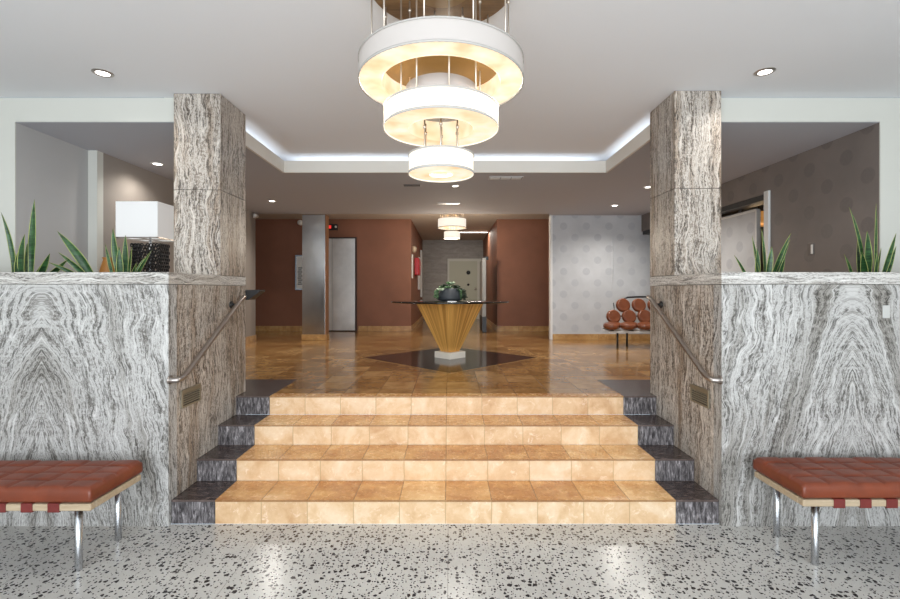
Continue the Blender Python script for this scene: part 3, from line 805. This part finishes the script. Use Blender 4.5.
t = thing('directory_sign', 'silver framed white directory panel on the brown wall beside steel column', 'sign', (-3.27, 10.2, 1.55))
B(-.18, .18, -.025, 0, .0, .78).build('frame', CHROME, t, .004)
B(-.15, .15, -.029, -.025, .03, .75).build('panel', plain('directory_white', (.75, .77, .78, 1), .4), t)
q = MB()
for i in range(9): q.box(-.11 if i % 3 else -.12, -.04 if i % 2 else -.015, -.031, -.029, .12+.045*i, .14+.045*i)
q.build('text_rows', BLACK, t)
t = thing('elevator_lantern', 'black elevator indicator box with red light above the elevator door', 'indicator light', (-2.60, 10.2, 2.88))
B(-.13, .10, -.09, 0, 0, .13).build('housing', BLACK, t, .01)
B(-.11, -.03, -.093, -.09, .03, .10).build('red_lens', plain('red_lamp', (.5, .02, .02, 1), .4, emit=(1, .05, .04, 1), es=.8), t)
MB().lathe([(0, -.098), (.025, -.094), (.025, -.09), (0, -.09)], 16, (.07, 0, .07), axis='y').build('white_lens', WPLAST, t)
q = MB().lathe([(0, -.09), (.045, -.08), (.06, -.05), (.06, 0), (0, 0)], 24, axis='y').build('wall_speaker', WPLAST); q.location = (-3.33, 10.2, 3.05)
tag(q, 'small round white sounder high on the brown wall left of steel column', 'speaker')
t = thing('security_camera', 'small white camera at the ceiling corner far left', 'camera', (-3.489, 8.12, 2.86))
B(0, .03, -.03, .03, -.03, .03).build('mount', WPLAST, t, .004)
MB().tube([(.03, 0, 0), (.06, -.03, -.005)], .01, 8).build('arm', WPLAST, t)
MB().lathe([(0, -.13), (.028, -.13), (.03, -.12), (.03, -.02), (0, -.02)], 16, (.07, 0, -.005), axis='y').build('body', WPLAST, t)

# corridor wall fittings (left corridor wall x = -.87)
XW = -.869
t = thing('fire_alarm', 'round beige alarm sounder high on the corridor left wall', 'alarm', (XW, 10.65, 2.50))
MB().lathe([(0, .09), (.05, .085), (.08, .06), (.085, 0), (0, 0)], 20, axis='x').build('housing', plain('beige_plastic', (.55, .45, .33, 1), .5), t)
o = B(0, .02, -.09, .09, 0, .54).build('notice_strip', WPLAST); o.location = (XW, 10.46, 1.82)
tag(o, 'narrow white notice board at the corridor corner', 'notice')
t = thing('fire_hose_cabinet', 'red fire cabinet on the corridor left wall', 'fire cabinet', (XW, 11.55, 1.92))
B(0, .10, -.35, .35, 0, .42).build('cabinet', plain('fire_red', (.55, .012, .02, 1), .35), t, .01)
B(.10, .112, -.28, .28, .05, .37).build('door', plain('fire_red_door', (.62, .02, .03, 1), .3), t, .004)
o = B(0, .05, -.2, .2, 0, .88).build('picture_frame', WPLAST, None, .005); o.location = (XW, 12.55, 1.56)
tag(o, 'tall white framed board beyond the red fire cabinet', 'frame')
o = B(0, .05, -.35, .35, 0, 1.38).build('glazed_panel', plain('pale_glazed', (.55, .56, .54, 1), .25), None, .005); o.location = (XW, 13.7, 1.34)
tag(o, 'tallest pale panel at the far end of the corridor left wall', 'panel')

# ---------------------------------------------------------------- marshmallow sofa
t = thing('round_cushion_sofa', 'sofa of round tan leather cushions on thin black legs by white wall', 'sofa', (2.95, 7.35, F2))
def disc(): 
    R, H = .118, .045
    prof = [(0, -H), (R*.75, -H*.95), (R*.93, -H*.65), (R, -H*.2), (R, H*.2), (R*.93, H*.65), (R*.78, H*.92), (R*.72, H*.86), (R*.4, H*1.0), (0, H*1.05)]
    return MB().lathe(prof, 28)
first = None
def put(x, y, z, tilt):
    global first
    if first is None: first = disc().build('cushion', LEATHERS, t); o = first
    else: o = first.copy(); C.objects.link(o); o.parent = t
    o.location = (x, y, z); o.rotation_euler = (tilt, 0, 0)
for i in range(5):
    x = -.43+.262*i
    if x < .62: put(x, -.20, .352, .12)
    if x < .56: put(x+.13 if i < 4 else x, .03, .348, .12) if i < 4 else None
for i in range(4): put(-.25+.257*i, .20, .475, 1.25)
for i in range(3): put(-.065+.262*i, .27, .660, 1.30)
GREYM = plain('grey_bench_rail', (.62, .63, .63, 1), .45)
B(-.46, .56, -.25, -.20, .245, .275).build('seat_rail', GREYM, t, .004); B(-.46, .56, .04, .08, .245, .275).build('seat_rail', GREYM, t, .004)
for i in range(4):
    x = -.42+.31*i
    B(x-.02, x+.02, -.25, .16, .275, .29).build('cross_bar', BLACK, t)
    MB().tube([(x, -.2, .285), (x, -.2, .32)], .022, 12).build('cushion_mount', CHROME, t)
for i in range(4):
    x = -.20+.245*i
    MB().tube([(x, .14, .28), (x, .25, .46), (x, .335, .70)], .011, 8).build('back_strut', BLACK, t)
MB().tube([(-.12, .30, .62), (-.06, .34, .745), (.04, .345, .79), (.2, .345, .80), (.55, .345, .80)], .016, 10).build('back_rail', BLACK, t)
MB().tube([(-.28, .25, .48), (.55, .25, .48)], .012, 8).build('back_rail', BLACK, t)
for x, y in ((-.33, -.2), (.42, -.2), (-.065, .10), (.42, .10)):
    MB().tube([(x, y, 0), (x, y, .25)], .016, 10).build('leg', BLACK, t)

# ---------------------------------------------------------------- side room: lamp, console, vase
t = thing('console_table', 'dark console table hidden low behind the left planter', 'table', (-3.14, 4.72, F2))
B(-.33, .33, -.26, .26, .715, .745).build('table_top', plain('dark_walnut', (.05, .03, .02, 1), .4), t, .004)
for sx in (-.29, .29):
    for sy in (-.22, .22): B(sx-.02, sx+.02, sy-.02, sy+.02, 0, .715).build('leg', MATS['dark_walnut'], t)
t = thing('table_lamp', 'square white shaded table lamp with pierced black base', 'lamp', (-3.095, 4.72, F2+.746))
z0 = F2+.746
s0, s1 = 2.076-z0, 2.425-z0
sh = MB()
a = .207
for pts in (((-a,-a),(a,-a)), ((a,-a),(a,a)), ((a,a),(-a,a)), ((-a,a),(-a,-a))):
    (x0, y0), (x1, y1) = pts
    sh.add([(x0,y0,s0),(x1,y1,s0),(x1,y1,s1),(x0,y0,s1)], [(0,1,2,3)])
sh = sh.build('lamp_shade', LAMPW, t); so = sh.modifiers.new('solid', 'SOLIDIFY'); so.thickness = .004
q = MB(); e = a-.006
for (x0,x1,y0,y1) in ((-e,e,-e,-e+.012),(-e,e,e-.012,e),(-e,-e+.012,-e,e),(e-.012,e,-e,e),(-e,e,-.006,.006),(-.006,.006,-e,e)): q.box(x0,x1,y0,y1,s0-.012,s0-.001)
q.build('shade_frame', NICKEL, t)
MB().tube([(0,0,0),(0,0,s0+.1)], .012, 10).build('stem', CHROME, t)
B(-.15, .15, -.10, .10, 0, .02).build('foot', BLACK, t)
# pierced panels: rings packed side by side
def pierced(x0, x1, y, z0_, z1_, rx):
    q = MB(); r = .019; dz = .036
    nz = int((z1_-z0_)/dz); nx = max(2, int(round((x1-x0)/.036)))
    for j in range(nz):
        for i in range(nx-(j % 2)):
            cx_ = x0+r+(i+.5*(j % 2))*(x1-x0-2*r)/(nx-1); cz_ = z0_+r+j*dz
            if rx: c_, ax = (y, cx_, cz_), 'x'
            else: c_, ax = (cx_, y, cz_), 'y'
            q.lathe([(.0125, -.006), (.021, -.006), (.021, .006), (.0125, .006), (.0125, -.006)], 10, c_, axis=ax)
    return q
for x0, x1 in ((-.145, -.012), (.012, .145)):
    pierced(x0, x1, -.085, .03, s0-.05, False).build('pierced_panel', BLACK, t); pierced(x0, x1, .085, .03, s0-.05, False).build('pierced_panel', BLACK, t)
pierced(-.085, .085, .145, .03, s0-.05, True).build('pierced_panel', BLACK, t); pierced(-.085, .085, -.145, .03, s0-.05, True).build('pierced_panel', BLACK, t)
q = MB().lathe([(0, 0), (.045, 0), (.062, .08), (.072, .22), (.066, .36), (.045, .44), (.036, .47), (.046, .49), (.040, .49), (.030, .46), (0, .45)], 28).build('vase', plain('amber_ceramic', (.50, .22, .05, 1), .3))
q.location = (-3.395, 4.53, z0); tag(q, 'amber ceramic vase beside the square white table lamp', 'vase')
# pendant in the dark room beyond the doorway
t = thing('pendant_lamp', 'amber drum pendant glimpsed in the dark room through the right doorway', 'lamp', (4.42, 6.55, CL))
MB().lathe([(0, 0), (.05, 0), (.05, -.02), (0, -.02)], 20).build('canopy', BLACK, t); MB().tube([(0, 0, -.02), (0, 0, -.30)], .006, 8).build('cord', BLACK, t)
MB().lathe([(.0, -.30), (.34, -.30), (.34, -.44), (0, -.44)], 40).build('lamp_shade', plain('amber_shade', (.45, .22, .06, 1), .6, emit=(1, .45, .12, 1), es=.35), t)
point('pendant_light', (0, 0, -.52), 2.0, (1, .7, .4), .1, t)

# light switch on the taupe papered wall
t = thing('light_switch', 'slim metal light switch plate on the taupe dotted wall', 'switch', (3.54, 4.48, 1.89))
B(-.006, 0, -.04, .04, 0, .115).build('plate', plain('switch_dark', (.10, .09, .085, 1), .4, .5), t, .002)
B(-.010, -.006, -.032, -.006, .012, .103).build('rocker', WPLAST, t, .002)

# ---------------------------------------------------------------- snake plants
def leaf(t, base, tip, width, bend=(0, 0, 0), name='leaf', twist=0):
    """strap leaf in the frame of its plant, yellow margins"""
    width *= 1.3; b_, e_ = Vector(base), Vector(tip); mid = (b_+e_)/2+Vector(bend)
    n = 14; m = MB(); vs = []
    for j in range(n+1):
        f = j/n; p = b_*(1-f)**2+mid*2*f*(1-f)+e_*f*f
        tg = ((mid-b_)*(1-f)+(e_-mid)*f).normalized()
        sd = Vector((math.cos(twist), math.sin(twist), 0)); sd = (sd-tg*sd.dot(tg)).normalized(); nn = tg.cross(sd)
        wd = width/2*(.55+.9*f if f < .5 else 1.0)*max(0.02, (1-((f-.45)/.55)**2.2) if f > .45 else 1)
        for k, cv in ((-1, 1), (-.86, .7), (0, 0), (.86, .7), (1, 1)):
            vs.append(p+sd*wd*k-nn*wd*.35*cv)
    fs = []; mi = []
    for j in range(n):
        for k in range(4):
            a = j*5+k; m.add([], [], 0); fs.append((a, a+1, a+6, a+5)); mi.append(1 if k in (0, 3) else 0)
    o0 = len(m.v); m.v += [tuple(v) for v in vs]
    for f_, i_ in zip(fs, mi): m.f.append(f_); m.mi.append(i_); m.sm.append(True)
    o = m.build(name, [LEAF, LEAFE], t); s = o.modifiers.new('thick', 'SOLIDIFY'); s.thickness = .0025; return o
def plant(label, cx, cy, leaves):
    t = thing('snake_plant', label, 'plant', (cx, cy, 1.56))
    for (px0, px1, py1, dy, wd, bx_, tw) in leaves:
        # base and tip given in metres about the plant
        yb = rnd.uniform(-.04, .04); s = (cy+yb)/457
        b_ = ((px0-450)*s-cx, yb, -.01)
        yt = cy+dy; s2 = yt/457
        e_ = ((px1-450)*s2-cx, dy, EYE+(290-py1)*s2-1.56)
        leaf(t, b_, e_, wd, (bx_, 0, .0), twist=tw)
plant('snake plant with one tall upright leaf at the far left of the left planter', -3.16, 3.36,
 [(14, 1, 212, -.05, .028, .07, .3), (31, 34.5, 199, .02, .042, .0, .1), (24, 25, 234, -.06, .052, -.03, -.2), (28, 27, 243, .05, .045, .03, .5), (20, 20, 248, -.02, .04, -.02, .8),
  (32, 50, 253, -.06, .035, .02, .2), (33, 68, 259, -.10, .035, .0, .6), (30, 46, 260, .08, .03, .0, .2), (18, 13, 246, .08, .03, 0, .2)])
plant('snake plant with broad arching leaves leaning left in the middle of the left planter', -2.60, 3.36,
 [(99, 57, 231, -.06, .050, .06, .2), (97, 58, 252, -.10, .035, .05, .1), (94, 48, 262, -.12, .03, .09, .3), (100, 72, 254, .05, .028, .03, .2), (101, 80, 262, .1, .025, 0, .4)])
plant('snake plant standing in front of the square white table lamp', -2.36, 3.34,
 [(123, 113, 228, -.04, .040, -.02, .1), (126, 125.5, 235, .03, .034, .0, .2), (116, 105, 243, .02, .02, .0, .2), (119, 112, 238, .07, .02, .01, .3), (121, 119, 246, -.06, .035, .0, .5),
  (130, 152, 250, -.05, .018, -.02, .3), (129, 145, 257, .04, .018, -.02, .3), (127, 137, 262, -.08, .018, 0, .3), (128, 132, 247, .06, .022, 0, -.3)])
plant('snake plant with pale striped leaves at the inner end of the right planter', 2.28, 3.36,
 [(751, 734, 255, -.06, .020, .02, .2), (757, 757, 248, -.03, .036, 0, .1), (765, 761.5, 229, .03, .024, .01, .3), (761, 752, 236, .07, .022, 0, .2), (768, 791, 233, -.04, .032, -.03, .2),
  (771, 790, 240, .03, .026, -.02, .3), (774, 785, 256, -.06, .03, 0, .2), (766, 772, 246, -.07, .034, 0, -.2), (759, 755, 258, -.08, .03, 0, .4)])
plant('snake plant with two tall thin leaves at the outer end of the right planter', 3.03, 3.36,
 [(863, 849, 207, -.04, .028, .06, .2), (874, 876, 204, .03, .022, .0, .2), (867, 867, 231, -.06, .052, -.0, .1), (860, 858, 236, .05, .042, -.02, .3), (854, 844, 254, -.05, .022, .02, .2),
  (878, 896, 233, -.05, .040, -.01, .2), (882, 896, 246, .03, .034, -.01, .2), (870, 881, 248, .08, .034, 0, .5), (866, 862, 252, -.09, .036, 0, -.4), (873, 877, 252, -.08, .03, 0, .3)])
